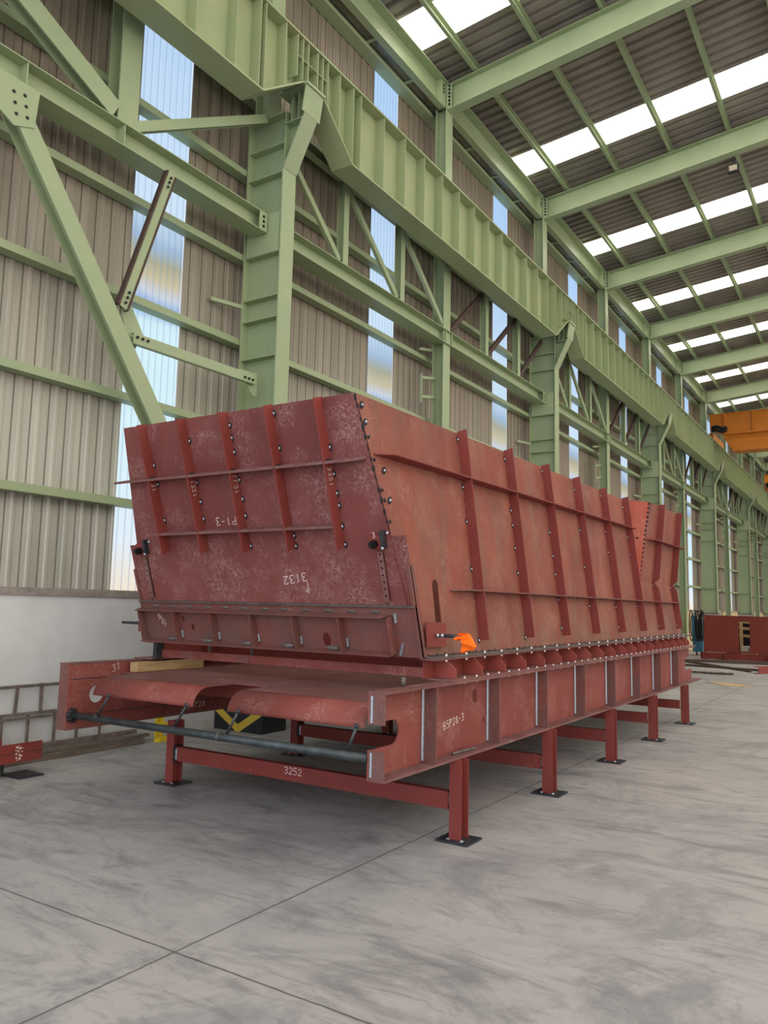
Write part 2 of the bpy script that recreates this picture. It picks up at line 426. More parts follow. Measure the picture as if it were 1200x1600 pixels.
# --- crane column (flanges facing the hall, web across it)
def column():
    y = YC[0]; t = thing('crane_column', '', 'column', (-6.74, y, 1.5), 'crane columns along the left wall')
    bm = B(); box(bm, (-6.445, -6.425), (y-.13, y+.13), (1.52, 7.25)); link('front_flange', bm, GREEN, t)
    bm = B(); box(bm, (-7.06, -7.04), (y-.13, y+.13), (1.52, 8.0)); link('rear_flange', bm, GREEN, t)
    bm = B(); box(bm, (-7.04, -6.445), (y-.008, y+.008), (1.52, 8.0)); box(bm, (-6.45, -6.43), (y-.10, y+.10), (7.2, 8.0)); link('web', bm, GREEN, t)
    sb = None
    for z in (2.6, 4.69, 5.2, 5.49, 6.08, 6.6, 7.16, 7.56, 7.99):
        bm = B(); box(bm, (-7.04, -6.445), (y-.12, y+.12), (z-.008, z+.008)); link('stiffener', bm, GREEN, t)
    bm = B(); box(bm, (-7.02, -6.46), (y-.125, y-.11), (6.08, 6.6)); link('joint_plate', bm, GREEN, t)
    # crane bracket, leaning out from the head of the column
    br = B()
    prism(br, [(-6.44, 7.2), (-6.10, 7.86), (-6.06, 8.2), (-6.44, 8.2)], y-.008, y+.008, U=X_, V=Z_, N=Y_)
    br_o = link('bracket', br, GREEN, t)
    bm = B()
    for (xa, za, xb, zb, w) in ((-6.435, 7.2, -6.115, 7.86, .13), (-6.115, 7.86, -6.06, 8.2, .18)):
        d = V3((xb-xa, 0, zb-za)); n = V3((d.z, 0, -d.x)).normalized()
        obox(bm, V3((xa, y, za)), d.normalized(), Y_, n, (0, d.length), (-w, w), (-.002, .018))
    link('bracket_flange', bm, GREEN, br_o)
    bm = B(); box(bm, (-6.50, -6.02), (y-.19, y+.19), (8.2, 8.235)); link('bearing_plate', bm, GREEN, br_o)
    for x, z in ((-6.33, 7.8), (-6.22, 7.82)):
        bm = B(); box(bm, (x-.006, x+.006), (y-.12, y+.12), (z, 8.2)); link('bracket_rib', bm, GREEN, br_o)
    bm = B(); box(bm, (-6.44, -6.13), (y-.12, y+.12), (7.81, 7.825)); link('bracket_rib', bm, GREEN, br_o)
    bm = B()
    bar(bm, (-7.2, y-.55, 5.42), (-7.05, y-.1, 5.42), .03, .05); bar(bm, (-7.18, y-.42, 5.42), (-7.18, y-.42, 4.95), .03, .05)
    link('cable_bracket', bm, GREEN, t)
    bm = B()
    box(bm, (-7.11, -6.36), (y-.2, y+.2), (1.49, 1.52)); link('base_plate', bm, DARK, t)
    return t
c0 = column()
CN = ['nearest crane column, standing behind the hopper front', 'second crane column along the wall, rising behind the hopper middle',
      'third crane column along the wall, above the far hopper end', 'fourth crane column along the wall, over the red panel left end',
      'fifth crane column along the wall, over the red panel window', 'sixth crane column, farthest down the hall']
c0['label'] = 'green '+CN[0]
for k in range(1, 6): dup(c0, (0, 9.86*k, 0), 'green '+CN[k])
for k in range(6):
    bm = B(); y = YC[k]; box(bm, (-7.12, -6.34), (y-.22, y+.22), (0, 1.49))
    tag(link('column_pedestal', bm, CHEV if k == 0 else COPING), ('black concrete pedestal with yellow chevrons under the nearest crane column' if k == 0 else
        'plain concrete pedestal under the %s crane column' % ORD[k]), 'pedestal', 'column pedestals')

# --- roof posts on and between the columns
def hpost(bm, y, z0, z1, xf=-6.7, xb=-6.93, w=.13):
    box(bm, (xf-.012, xf), (y-w, y+w), (z0, z1)); box(bm, (xb, xb+.012), (y-w, y+w), (z0, z1)); box(bm, (xb+.012, xf-.012), (y-.006, y+.006), (z0, z1))
for k, y in enumerate(YP):
    t = thing('roof_post', '', 'post', (-6.8, y-.01, 8.0 if k % 2 == 0 else 0), 'slender posts carrying the rafters')
    t['label'] = ('green roof post standing on top of the %s crane column' % ORD[k//2]) if k % 2 == 0 else \
        'green full-height wall post in the bay after the %s crane column' % ORD[k//2]
    yy = y-.03
    bm = B(); hpost(bm, yy, 8.0 if k % 2 == 0 else .01, 11.46); link('shaft', bm, GREEN, t)
    if k % 2:
        bm = B()
        for z in (5.25, 5.6): bar(bm, (-6.9, y-.13, z+.1), (-6.9, y-.62, z), .05, .05)
        bar(bm, (-6.9, y-.6, 5.15), (-6.9, y-.6, 5.68), .03, .03, up=X_); bar(bm, (-7.0, y-.5, 6.18), (-6.95, y-.1, 6.25), .04, .05)
        link('cable_bracket', bm, GREEN, t)
    bm = B(); box(bm, (-6.92, -6.70), (yy-.13, yy+.13), (11.455, 11.47)); link('cap_plate', bm, GREEN, t)

# --- crane runway girders
def girder(y, y1, first=False):
    t = thing('runway_girder', '', 'girder', (-6.25, (y+y1)/2, 7.66), 'crane runway girders')
    g = .004
    a = [(y+g, 8.24), (y+.24, 8.24), (y+.93, 7.67), (y1-.95, 7.67), (y1-.20, 8.24), (y1-g, 8.24), (y1-g, 8.82), (y+g, 8.82)]
    bm = B(); prism(bm, a, -6.257, -6.243); link('web', bm, GREEN_G, t)
    bm = B(); box(bm, (-6.43, -6.07), (y+g, y1-g), (8.82, 8.845)); link('top_flange', bm, GREEN_G, t)
    bm = B(); pts = a[:6]
    for p, q in zip(pts, pts[1:]):
        d = V3((0, q[0]-p[0], q[1]-p[1])); T = d.normalized(); n = V3((0, -T.z, T.y))
        obox(bm, V3((-6.25, p[0], p[1])), T, X_, n, (0, d.length), (-.18, .18), (-.022, 0))
    link('bottom_flange', bm, GREEN_G, t)
    ys = [(y+o, 8.245) for o in (.10, .21, .32)]+[(y+.60, 7.97), (y+.93, 7.68)]+[(y+1.12+.61*i, 7.68) for i in range(13)]+[(y1-1.02, 7.68), (y1-.95+.02, 7.68), (y1-.55, 7.98)]+[(y1-o, 8.245) for o in (.32, .21, .10)]
    for yy, z in ys:
        if yy > y1-.05: continue
        bm = B(); box(bm, (-6.243, -6.085), (yy-.006, yy+.006), (z, 8.82)); link('stiffener', bm, GREEN_G, t)
    for ya, yb in ((y+.01, y+.31), (y1-.31, y1-.01)):
        bm = B(); box(bm, (-6.243, -6.09), (ya, yb), (8.53, 8.54)); link('stiffener', bm, GREEN_G, t)
    bm = B(); box(bm, (-6.28, -6.22), (y+g, y1-g), (8.845, 8.9)); link('crane_rail', bm, DARK, t)
    return t
g0 = girder(YC[0]-9.86, YC[0]); g0['label'] = 'nearest green crane runway girder, crossing the top left corner'
GN = ['green crane runway girder between the first and second crane columns', 'green crane runway girder between the second and third crane columns',
      'green crane runway girder between the third and fourth crane columns', 'green crane runway girder between the fourth and fifth crane columns, under the orange crane',
      'green crane runway girder between the fifth and sixth crane columns']
for k in range(5): dup(g0, (0, 9.86*(k+1), 0), GN[k])

# --- longitudinal beams between columns at mid height
def midbeam(y0, y1):
    t = thing('tie_beam', '', 'beam', (-6.78, (y0+y1)/2, 6.33), 'horizontal beams between the crane columns')
    bm = B()
    box(bm, (-6.93, -6.65), (y0, y1), (6.34, 6.352)); box(bm, (-6.93, -6.65), (y0, y1), (6.588, 6.60)); box(bm, (-6.795, -6.785), (y0, y1), (6.352, 6.588))
    link('beam', bm, GREEN, t)
    for yy in (y0+.02, y0+(y1-y0)*.5-.12, y0+(y1-y0)*.5+.12, y1-.02):
        bm = B(); box(bm, (-6.785, -6.66), (yy-.006, yy+.006), (6.352, 6.588)); link('stiffener', bm, GREEN, t)
    bm = B()
    for i in range(3): cyl(bm, (-6.648, y1-.07, 6.40+.065*i), (-6.640, y1-.07, 6.40+.065*i), .02, 8)
    box(bm, (-6.66, -6.648), (y1-.14, y1), (6.352, 6.588), 1)
    link('bolted_end_plate', bm, [BLACK, GREEN], t)
    return t
b0 = midbeam(YC[0]-9.86+.15, YC[0]-.15); b0['label'] = 'green horizontal beam crossing the upper left, ending at the nearest crane column'
for k in range(5): dup(b0, (0, 9.86*(k+1), 0), 'green horizontal tie beam between the %s and %s crane columns' % (ORD[k], ORD[k+1]))
for yy in (5.06, 3.93):
    bm = B(); box(bm, (-6.785, -6.66), (yy-.006, yy+.006), (6.353, 6.587)); o = link('stiffener', bm, GREEN, b0)

# --- bracing truss between beam and girder
def brace(p, q, mat, name, label, group, w=.09, kind='L'):
    bm = B(); p, q = V3(p), V3(q)
    if kind == 'I': ibeam(bm, p, q, w, w, .008, .006, up=X_)
    else:
        bar(bm, p, q, w, .01, up=X_, wo=.02)
        bar(bm, p, q, .01, .05, up=X_, so=w/2, wo=-.005); bar(bm, p, q, .01, .05, up=X_, so=-w/2, wo=-.005)
    return tag(link(name, bm, mat), label, 'brace', group)
XT = -6.74
for k in range(5):
    y0 = YC[k]; w = 'after the %s crane column' % ORD[k]
    for j, o in enumerate((1.64, 3.28, 6.57, 8.2)):
        bm = B(); yy = y0+o; ibeam(bm, V3((XT, yy, 6.6)), V3((XT, yy, 7.93)), .13, .13, .01, .008, up=X_)
        tag(link('truss_vertical', bm, GREEN), '%s green truss vertical above the tie beam %s' % (ORD[j], w), 'brace', 'truss verticals above the tie beams')
    for j, (a, b) in enumerate(((.18, 1.56), (1.75, 3.2), (3.4, 4.85))):
        brace((XT, y0+a, 7.86), (XT, y0+b, 6.66), GREEN, 'truss_diagonal', '%s green truss diagonal sloping down %s' % (ORD[j], w), 'green truss diagonals')
    for j, (a, b) in enumerate(((5.08, 6.45), (6.7, 8.1), (8.35, 9.7))):
        brace((XT, y0+a, 6.66), (XT, y0+b, 7.86), BROWN, 'truss_diagonal', '%s dark brown truss diagonal sloping up in the bay %s' % (ORD[j], w), 'brown truss diagonals')
    bm = B(); channel(bm, V3((XT, y0+.13, 8.0)), V3((XT, y0+9.72, 8.0)), .12, .14)
    tag(link('top_chord', bm, GREEN), 'green top chord half hidden behind the runway girder %s' % w, 'beam', 'truss top chords')
# braced bay on the left
bm = B(); ibeam(bm, V3((-6.78, 5.10, 6.6)), V3((-6.78, 5.10, 8.6)), .26, .2, up=X_)
tag(link('hanger_post', bm, GREEN), 'short wide green post standing on the nearest tie beam at upper left', 'post')
def diag(p, q, label, w=.2, h=.2, name='diagonal_brace', mat=GREEN):
    bm = B(); ibeam(bm, V3(p), V3(q), w, h, .012, .01, up=X_); return tag(link(name, bm, mat), label, 'brace')
big = diag((-6.72, 3.86, 6.1), (-6.72, 7.05, 1.6), 'large green diagonal brace running down behind the hopper left corner', .2, .17)
bm = B(); prism(bm, [(3.6, 6.34), (4.05, 6.34), (4.02, 5.96), (3.82, 5.88), (3.6, 6.0)], -6.64, -6.625)
for (yy, zz) in ((3.79, 6.20), (3.90, 6.22), (3.81, 6.10), (3.92, 6.12), (3.83, 6.0), (3.94, 6.02)):
    cyl(bm, (-6.625, yy, zz), (-6.62, yy, zz), .017, 8, 1)
link('gusset_plate', bm, [GREEN, BLACK], big)
bm = B(); prism(bm, [(5.12, 4.75), (5.24, 4.8), (5.5, 4.4), (5.36, 4.15)], -6.72, -6.71); link('gusset_plate', bm, GREEN, big)
diag((-6.74, 2.6, 7.85), (-6.74, 4.94, 6.69), 'green diagonal brace entering at the top left edge, meeting the hanger post', .22, .15)
diag((-6.74, 5.15, 6.62), (-6.74, 7.28, 7.92), 'green brace rising from the nearest tie beam to the column head', .11, .12)
t = brace((-6.64, 5.68, 6.32), (-6.64, 5.14, 4.58), GREEN, 'short_brace', 'narrow brown-edged strut between tie beam and large diagonal brace', None, .10)
bm = B(); bar(bm, (-6.64, 5.68, 6.32), (-6.64, 5.14, 4.58), .022, .07, up=X_, so=.06, mi=0); bar(bm, (-6.64, 5.68, 6.32), (-6.64, 5.14, 4.58), .022, .07, up=X_, so=-.06, mi=0)
for f_ in (.035, .07, .105, .9, .935, .97):
    p = V3((-6.60, 5.68, 6.32)).lerp(V3((-6.60, 5.14, 4.58)), f_); cyl(bm, p, p+V3((.012, 0, 0)), .016, 8, 1)
link('edge_angle', bm, [BROWN, BLACK], t)
t = brace((-6.64, 5.3, 4.30), (-6.64, 7.2, 4.33), GREEN, 'horizontal_strut', 'narrow green horizontal strut from diagonal brace to nearest column', None, .11)
bm = B()
for yy in (5.34, 5.41, 5.48, 7.0, 7.07, 7.14): cyl(bm, (-6.61, yy, 4.315), (-6.595, yy, 4.315), .016, 8)
link('bolt', bm, BLACK, t)
bm = B(); prism(bm, [(6.95, 4.42), (7.3, 4.45), (7.3, 4.15), (7.22, 4.15)], -6.69, -6.68); link('gusset_plate', bm, GREEN, t)

# --- girts on the cladding
for k, z in enumerate((2.66, 3.84, 4.99, 6.15, 7.34, 8.5, 9.65)):
    bm = B(); box(bm, (-7.235, -7.075), (YN, YF-.1), (z-.086, z-.080)); box(bm, (-7.235, -7.075), (YN, YF-.1), (z-.006, z)); box(bm, (-7.083, -7.075), (YN, YF-.1), (z-.080, z-.006))
    tag(link('wall_girt', bm, GREEN), '%s long green horizontal girt above the low wall, counted upward' % ORD[k], 'rail', 'horizontal wall girts')
bm = B(); box(bm, (-7.245, -7.03), (YN, YF-.1), (10.90, 10.91)); box(bm, (-7.04, -7.03), (YN, YF-.1), (10.91, 10.975))
tag(link('eave_girt', bm, GREEN), 'green girt at the top of the cladding beside the gutter', 'rail')
bm = B(); box(bm, (-7.24, -6.862), (YN, YF-.1), (11.0, 11.012)); box(bm, (-6.875, -6.862), (YN, YF-.1), (11.012, 11.3))
y = YN+.5
while y < YF-1: box(bm, (-7.03, -6.865), (y, y+.05), (10.975, 11.0), 1); y += 1.23
tag(link('gutter', bm, [GUTTER, GREEN]), 'dull metal gutter running between eave beams and cladding', 'gutter')
# --- eave beams, rafters, purlins
def eave(y0, y1):
    t = thing('eave_beam', '', 'beam', (-6.8, (y0+y1)/2, 10.95), 'eave beams between the roof posts')
    bm = B(); box(bm, (-6.85, -6.835), (y0, y1), (10.97, 11.44)); box(bm, (-6.85, -6.72), (y0, y1), (10.95, 10.97)); box(bm, (-6.85, -6.66), (y0, y1), (11.44, 11.46))
    prism(bm, [(-6.835, 11.0), (-6.73, 10.97), (-6.835, 11.44)], y0, y0+.01, U=X_, V=Z_, N=Y_)
    link('beam', bm, GREEN, t)
    bm = B(); box(bm, (-6.835, -6.71), (y1-.16, y1), (10.97, 11.44), 1)
    for i in range(3): cyl(bm, (-6.71, y1-.08, 11.22+.07*i), (-6.70, y1-.08, 11.22+.07*i), .022, 8)
    link('bolted_end_plate', bm, [BLACK, GREEN], t)
    return t
e0 = eave(YP[0]+.12, YP[1]-.18); e0['label'] = 'first green eave beam at the top, nearest along the roof edge'
for k in range(1, 10): dup(e0, (0, 4.93*k, 0), '%s green eave beam along the roof edge, counted from the near end' % ORD[k])
def rafter(y):
    t = thing('rafter', '', 'rafter', (-6.69, y, 10.95), 'sloping roof rafters')
    bm = B(); L = 12.6; T = V3((1, 0, SL)).normalized(); S = V3((-SL, 0, 1)).normalized()
    O = V3((-6.69, y, 10.93))
    obox(bm, O, T, Y_, S, (0, L), (-.006, .006), (.014, .496)); obox(bm, O, T, Y_, S, (0, L), (-.11, .11), (0, .014)); obox(bm, O, T, Y_, S, (0, L), (-.11, .11), (.496, .51))
    link('beam', bm, GREEN, t)
    bm = B(); box(bm, (-6.698, -6.675), (y-.12, y+.12), (10.92, 11.47)); box(bm, (-6.675, -6.60), (y-.11, y-.10), (10.95, 11.44))
    link('end_plate', bm, GREEN, t)
    for i in range(6):
        bm = B(); cyl(bm, (-6.645, y-.111, 11.02+.075*i), (-6.645, y-.125, 11.02+.075*i), .022, 8); link('bolt', bm, BLACK, t)
    return t
r0 = rafter(YP[1]-.03); r0['label'] = 'first green rafter, nearest and largest, crossing the top of the view'
for k in range(2, 11): dup(r0, (0, 4.93*(k-1), 0), '%s green rafter down the hall, counted from the nearest' % ORD[k-1])
for k in range(10):
    x = -6.12+1.2*k
    if x > 5.5: break
    bm = B(); z = rz(x)-.2
    box(bm, (x-.035, x+.035), (YN, YF-.1), (z, z+.008)); box(bm, (x-.035, x-.027), (YN, YF-.1), (z+.008, z+.17)); box(bm, (x-.035, x+.035), (YN, YF-.1), (z+.17, z+.178))
    tag(link('roof_purlin', bm, GREEN), '%s green purlin under the roof sheets, counted from the wall' % ORD[k], 'purlin', 'roof purlins')
# --- floodlight
t = thing('floodlight', 'small black floodlight hanging below the second rafter', 'light', (-2.46, 17.5, 11.3))
bm = B(); box(bm, (-2.58, -2.36), (17.42, 17.50), (11.0, 11.18)); link('housing', bm, BLACK, t)
bm = B(); box(bm, (-2.55, -2.39), (17.405, 17.42), (11.03, 11.15)); link('glass', bm, simple('lamp_glass', rgb(150, 140, 120), .2), t)
bm = B(); box(bm, (-2.49, -2.45), (17.42, 17.48), (11.18, 11.40)); bar(bm, (-2.59, 17.46, 11.1), (-2.47, 17.46, 11.24), .015, .015); bar(bm, (-2.35, 17.46, 11.1), (-2.47, 17.46, 11.24), .015, .015)
link('bracket', bm, DARK, t)
# --- travelling cranes
def crane(y, x0, label, s=1.0):
    t = thing('bridge_crane', label, 'crane', (0, y, 8.1), None)
    bm = B(); prism(bm, [(x0, 9.3), (x0+.55, 9.03), (7, 9.03), (7, 9.98), (x0, 9.86)], y, y+.5, U=X_, V=Z_, N=Y_); link('girder', bm, CRANE, t)
    bm = B(); box(bm, (x0+.55, 7), (y-.10, y+.55), (8.98, 9.03)); box(bm, (x0, 7), (y-.05, y+.55), (9.86, 9.90)); link('girder_flange', bm, CRANE, t)
    for i in range(10):
        x = x0+.55+1.1*i; bm = B(); box(bm, (x, x+.06), (y-.06, y), (9.03, 9.86)); link('stiffener', bm, CRANE, t)
    bm = B(); prism(bm, [(x0+.45, 8.98), (x0+.85, 8.29), (7, 8.29), (7, 8.98)], y+.15, y+.9, U=X_, V=Z_, N=Y_)
    box(bm, (x0+.85, 7), (y-.02, y+.2), (8.27, 8.48)); link('lower_girder', bm, CRANE, t)
    bm = B(); box(bm, (-6.33, -6.17), (y+.55, y+3), (8.98, 9.22)); link('end_truck', bm, CRANE, t)
    for dy in (.8, 2.6):
        bm = B(); cyl(bm, (-6.29, y+dy, 9.0), (-6.21, y+dy, 9.0), .1, 16); link('wheel', bm, DARK, t)
    bm = B()
    for i in range(7):
        pts = [V3((x0+.1+.12*j+random.uniform(-.03, .03), y-.12-.02*i, 9.12+.05*math.sin(j*1.3+i)+.03*i)) for j in range(6)]
        tube(bm, pts, .035)
    link('cable_bundle', bm, BLACK, t)
crane(35.0, -6.20, 'large orange overhead crane bridge spanning across the right side')
crane(52.0, -6.20, 'distant orange-yellow overhead crane bridge beyond the nearer one')

# ================================================================== SUPPORT FRAME
XC = -4.035
fr = thing('support_frame', 'red primed steel support frame on short legs carrying the big hopper', 'frame', (XC, 8.4, 0))
def mx(x): return 2*XC-x
# side beams: channels open to the outside
def sidebeam(right):
    s = 1 if right else -1
    xw = XC+s*1.415; R3 = (lambda a, b: (XC+s*a, XC+s*b) if s > 0 else (XC-b, XC-a))
    def circ(cx, cy, r, a0=0, a1=360, n=16): return [(cx+r*math.cos(math.radians(a0+(a1-a0)*i/n)), cy+r*math.sin(math.radians(a0+(a1-a0)*i/n))) for i in range(n+1)]
    y0, y1 = 3.94, 12.72
    if right:
        out = [(y0, .545), (y1, .545), (y1, .70), (y1-.38, .70)]+[(y1-.42, .73), (y1-.42, .86), (y1-.38, .88)]+[(y1-.15, .88), (y1-.15, 1.03), (y0, 1.03), (y0, .855)] \
            + [(4.20+.075*math.cos(a), .78+.075*math.sin(a)) for a in [math.radians(90-22.5*i) for i in range(9)]]+[(y0, .705)]
        holes = []
    else:
        out = [(y0, .545), (y1, .545), (y1, 1.03), (y0, 1.03)]; holes = [circ(4.21, .79, .07)[:-1]]
    bm = B(); a, b = (xw-.006, xw+.006)
    prism(bm, out, a, b, holes=holes)
    o = link('side_beam', bm, [RED], fr)
    bm = B(); box(bm, R3(1.409, 1.53), (y0, 12.93), (.53, .546)); link('bottom_flange', bm, RED_P, o)
    bm = B(); box(bm, R3(1.409, 1.53), (y0, 12.45), (1.03, 1.045)); link('top_flange', bm, RED_P, o)
    for (za, zb) in (((.546, .705), (.855, 1.03)) if right else ((.546, 1.03),)):
        bm = B(); box(bm, R3(1.421, 1.525), (y0, y0+.012), (za, zb))
        if right: cyl(bm, (xw+.022, y0-.002, za+.01), (xw+.022, y0-.002, zb-.01), .009, 8, 1)
        link('end_plate', bm, [RED_B, WELD], o)
    if right:
        for i in range(8):
            y = 4.56+.977*i; bm = B(); box(bm, R3(1.421, 1.525), (y, y+.012), (.546, 1.03))
            cyl(bm, (xw+.014, y-.008, .56), (xw+.014, y-.008, 1.02), .011, 8, 1)
            link('stiffener', bm, [RED_B, WELD], o)
        n = 14; SPOT = simple('dark_red_paint', rgb(88, 30, 28), .5)
        for (cy, cz, ry, rz_) in ((5.33, .905, .035, .05), (5.48, .72, .012, .02)):
            bm = B(); prism(bm, [(cy+ry*math.cos(2*math.pi*i/n), cz+rz_*math.sin(2*math.pi*i/n)) for i in range(n)], xw+.006, xw+.008); link('paint_patch', bm, SPOT, o)
        bm = B(); cyl(bm, (xw+.05, 4.9, .556), (xw+.07, 5.2, .556), .010, 8); link('steel_pin', bm, STEEL, o)
        bm = B(); cyl(bm, (XC+1.43, 4.30, 1.045), (XC+1.43, 4.30, 1.105), .014, 10); tag(link('upright_pin', bm, STEEL), 'short bright steel pin standing on the right beam in front of the hopper', 'pin')
        chalk(o, 'B5P28-3', V3((xw+.006, 4.85, .715)), V3((0, .985, .12)).normalized(), V3((0, -.1, 1)).normalized(), V3((1, 0, 0)), .05, None, .005)
    else:
        bm = B()
        for z in (.92, .64): box(bm, (xw+.006, xw+.0075), (y0+.01, 7.5), (z-.003, z+.003))
        link('dark_line', bm, DARK, o)  # dark strips drawn for the shadow lines along the web folds
        chalk(o, '31', V3((xw+.007, 4.35, .955)), V3((0, .9, .3)), V3((0, -.2, 1)), V3((1, 0, 0)), .055)
        chalk(o, 'B5P28', V3((xw+.007, 5.2, .585)), V3((0, 1, 0)), V3((0, 0, 1)), V3((1, 0, 0)), .05)
    return o
sbR = sidebeam(True); sbL = sidebeam(False)
# legs
for i, y in enumerate((4.90, 6.57, 8.32, 10.02, 11.77)):
    for x in (-2.515, -5.255):
        bm = B(); box(bm, (x-.045, x+.045), (y-.055, y-.047), (.014, .53)); box(bm, (x-.045, x+.045), (y+.047, y+.055), (.014, .53)); box(bm, (x-.012, x-.004), (y-.047, y+.047), (.014, .53))
        lg = link('leg', bm, RED_D, fr)
        bm = B(); box(bm, (x-.12, x+.12), (y-.11, y+.11), (.001, .014))
        for sx in (-1, 1): blob(bm, (x+.05*sx, y-.06, .014), Z_, .016, .01, 1)
        link('base_plate', bm, [DARK, WELD], lg)
    bm = B(); box(bm, (-5.19, -2.575), (y-.045, y-.037), (.20, .315)); box(bm, (-5.19, -2.575), (y-.037, y+.02), (.307, .315)); box(bm, (-5.19, -2.575), (y-.037, y+.02), (.20, .208))
    cb = link('crossbeam', bm, RED_D, fr)
    bm = B(); box(bm, (-5.212, -5.19), (y-.06, y+.03), (.19, .325)); cyl(bm, (-5.18, y-.05, .215), (-5.18, y-.05, .30), .009, 8, 1); link('joint_weld', bm, [BURN, WELD], cb)
    if i == 0: chalk(cb, '3252', V3((-3.995, y-.046, .252)), X_, V3((0, 0, 1)), V3((0, -1, 0)), .05, None, .005)
# deck plates with rolled front aprons
def deck(x0, x1, ax0, ax1, apron_y):
    bm = B(); box(bm, (x0, x1), (4.42, 12.4), (.944, .95)); box(bm, (ax0, ax1), (4.15, 4.4199), (.944, .95))
    d = link('deck_plate', bm, RED_P, fr)
    bm = B(); n = 10; r = .15; lo = []; hi = []
    for k in range(n+1):
        a = math.radians(84*k/n); y = 4.15-r*math.sin(a); z = .80+r*math.cos(a)
        for rr, L in ((0, hi), (-.006, lo)):
            yy = 4.15-(r+rr)*math.sin(a); zz = .80+(r+rr)*math.cos(a)
            L.append((bm.verts.new((ax0, yy, zz)), bm.verts.new((ax1, yy, zz))))
    for L in (hi, lo):
        for (a, b), (c, d_) in zip(L, L[1:]): bm.faces.new((a, b, d_, c)).smooth = True
    for (a, b), (c, d_) in (((hi[0]), (lo[0])), ((hi[-1]), (lo[-1]))): bm.faces.new((a, b, d_, c))
    for s in (0, 1):
        for i in range(n): bm.faces.new((hi[i][s], hi[i+1][s], lo[i+1][s], lo[i][s]))
    link('rolled_apron', bm, RED, d)
    return d
deck(-5.40, -4.04, -5.22, -4.14, 4.15); deck(-4.03, -2.66, -3.81, -2.69, 4.15)
bm = B(); box(bm, (-5.44, -2.63), (4.55, 4.56), (.82, .94)); box(bm, (-5.44, -2.63), (4.56, 4.62), (.82, .83)); link('deck_crossbeam', bm, RED_D, fr)
for y in (6.5, 8.3, 10.1, 11.9):
    bm = B(); box(bm, (-5.44, -2.63), (y, y+.01), (.80, .94)); link('deck_crossbeam', bm, RED_D, fr)
# pipe across the front with four small struts
bm = B(); cyl(bm, (-5.445, 3.985, .645), (-2.625, 3.955, .655), .027, 16)
cyl(bm, (-3.85, 3.97, .6505), (-3.835, 3.97, .6505), .030, 16, 1); cyl(bm, (-3.08, 3.965, .653), (-3.065, 3.965, .653), .030, 16, 1)
pp = link('cross_pipe', bm, [PIPE, STEEL], fr)
bm = B()
for k in range(6): blob(bm, (-5.44+.002*k, 3.985+.03*math.cos(k), .645+.03*math.sin(k)), X_, .03, .03, 0)
link('weld_collar', bm, BURN, pp)
for xa, xb in ((-5.115, -4.992), (-4.28, -4.167), (-3.78, -3.683), (-2.795, -2.727)):
    bm = B(); cyl(bm, (xa, 3.97, .665), (xb, 3.975, .832), .0095, 10); blob(bm, (xb, 3.972, .832), V3((0, -1, 0)), .018, .015, 1); blob(bm, (xa, 3.96, .668), V3((0, -.5, 1)), .02, .012, 1)
    link('strut', bm, [PIPE, DARK], pp)

# ================================================================== HOPPER
hp = thing('feed_hopper', 'large red primed steel hopper with welded stiffeners, bolted on the support frame', 'hopper', (XC, 8.4, 1.045))
# right side plane
sO = V3((-2.68, 0, 1.2)); sV = V3((-.127, 0, 1)); sVn = sV.normalized(); sN = V3((1, 0, .127)).normalized()
def SP(y, z, n=0): return V3((-2.68-.127*(z-1.2), y, z))+sN*n
def sl(z): return (z-1.2)*sV.length           # distance up the plane
def topz(y): return 2.93+.0098*(y-4.11)
fN = V3((0, -1, -.325)).normalized(); fV = V3((0, -.325, 1)).normalized(); fk = V3((0, -.325, 1)).length
def FP(x, z, n=0): return V3((x, 4.66-.325*(z-1.206), z))+fN*n
def fl_(z): return (z-1.206)*fk
fO = V3((0, 4.66, 1.206))
def mirror(bm):
    for v in bm.verts: v.co.x = mx(v.co.x)
    return bm
slot = [(4.895, sl(1.30)), (4.905, sl(1.275)), (4.94, sl(1.265)), (4.975, sl(1.28)), (4.985, sl(1.31)), (4.985, sl(1.70)), (4.972, sl(1.73)), (4.94, sl(1.742)), (4.908, sl(1.73)), (4.895, sl(1.70))]
def side_wall():
    bm = B()
    out = [(4.68, sl(1.2)), (12.42, sl(1.2)), (12.42, sl(1.93)), (10.53, sl(1.93)), (10.53, sl(2.0)), (10.26, sl(topz(10.2))), (4.101, sl(2.93)), (4.401, sl(2.012)), (4.418, sl(2.010))]
    prism(bm, out, -.008, 0, O=sO, U=Y_, V=sVn, N=sN, holes=[slot]); return bm
wR = link('side_wall', side_wall(), RED_S, hp); wL = link('side_wall', mirror(side_wall()), RED_S, hp)
# flared end of the side walls
def flare():
    bm = B()
    P = [SP(10.53, 1.93), SP(12.42, 1.93), V3((-2.655, 12.25, 3.0)), V3((-2.655, 10.57, 2.985))]
    Q = [p-V3((.008, 0, 0)) for p in P]
    a = [bm.verts.new(p) for p in P]; b = [bm.verts.new(p) for p in Q]
    bm.faces.new(a); bm.faces.new(list(reversed(b)))
    for i in range(4): bm.faces.new((a[i], a[(i+1) % 4], b[(i+1) % 4], b[i]))
    return bm
fR = link('flared_wall', flare(), RED_S, hp); link('flared_wall', mirror(flare()), RED_S, hp)
def corner():
    bm = B(); P = [SP(10.24, topz(10.2), .001), V3((-2.655, 10.57, 2.985)), SP(10.53, 1.95, .001)]
    a = [bm.verts.new(p) for p in P]; b = [bm.verts.new(p+V3((0, .008, 0))) for p in P]
    bm.faces.new(a); bm.faces.new(list(reversed(b)))
    for i in range(3): bm.faces.new((a[i], a[(i+1) % 3], b[(i+1) % 3], b[i]))
    return bm
cR = link('corner_plate', corner(), RED_O, hp); link('corner_plate', mirror(corner()), RED_O, hp)
bm = B()
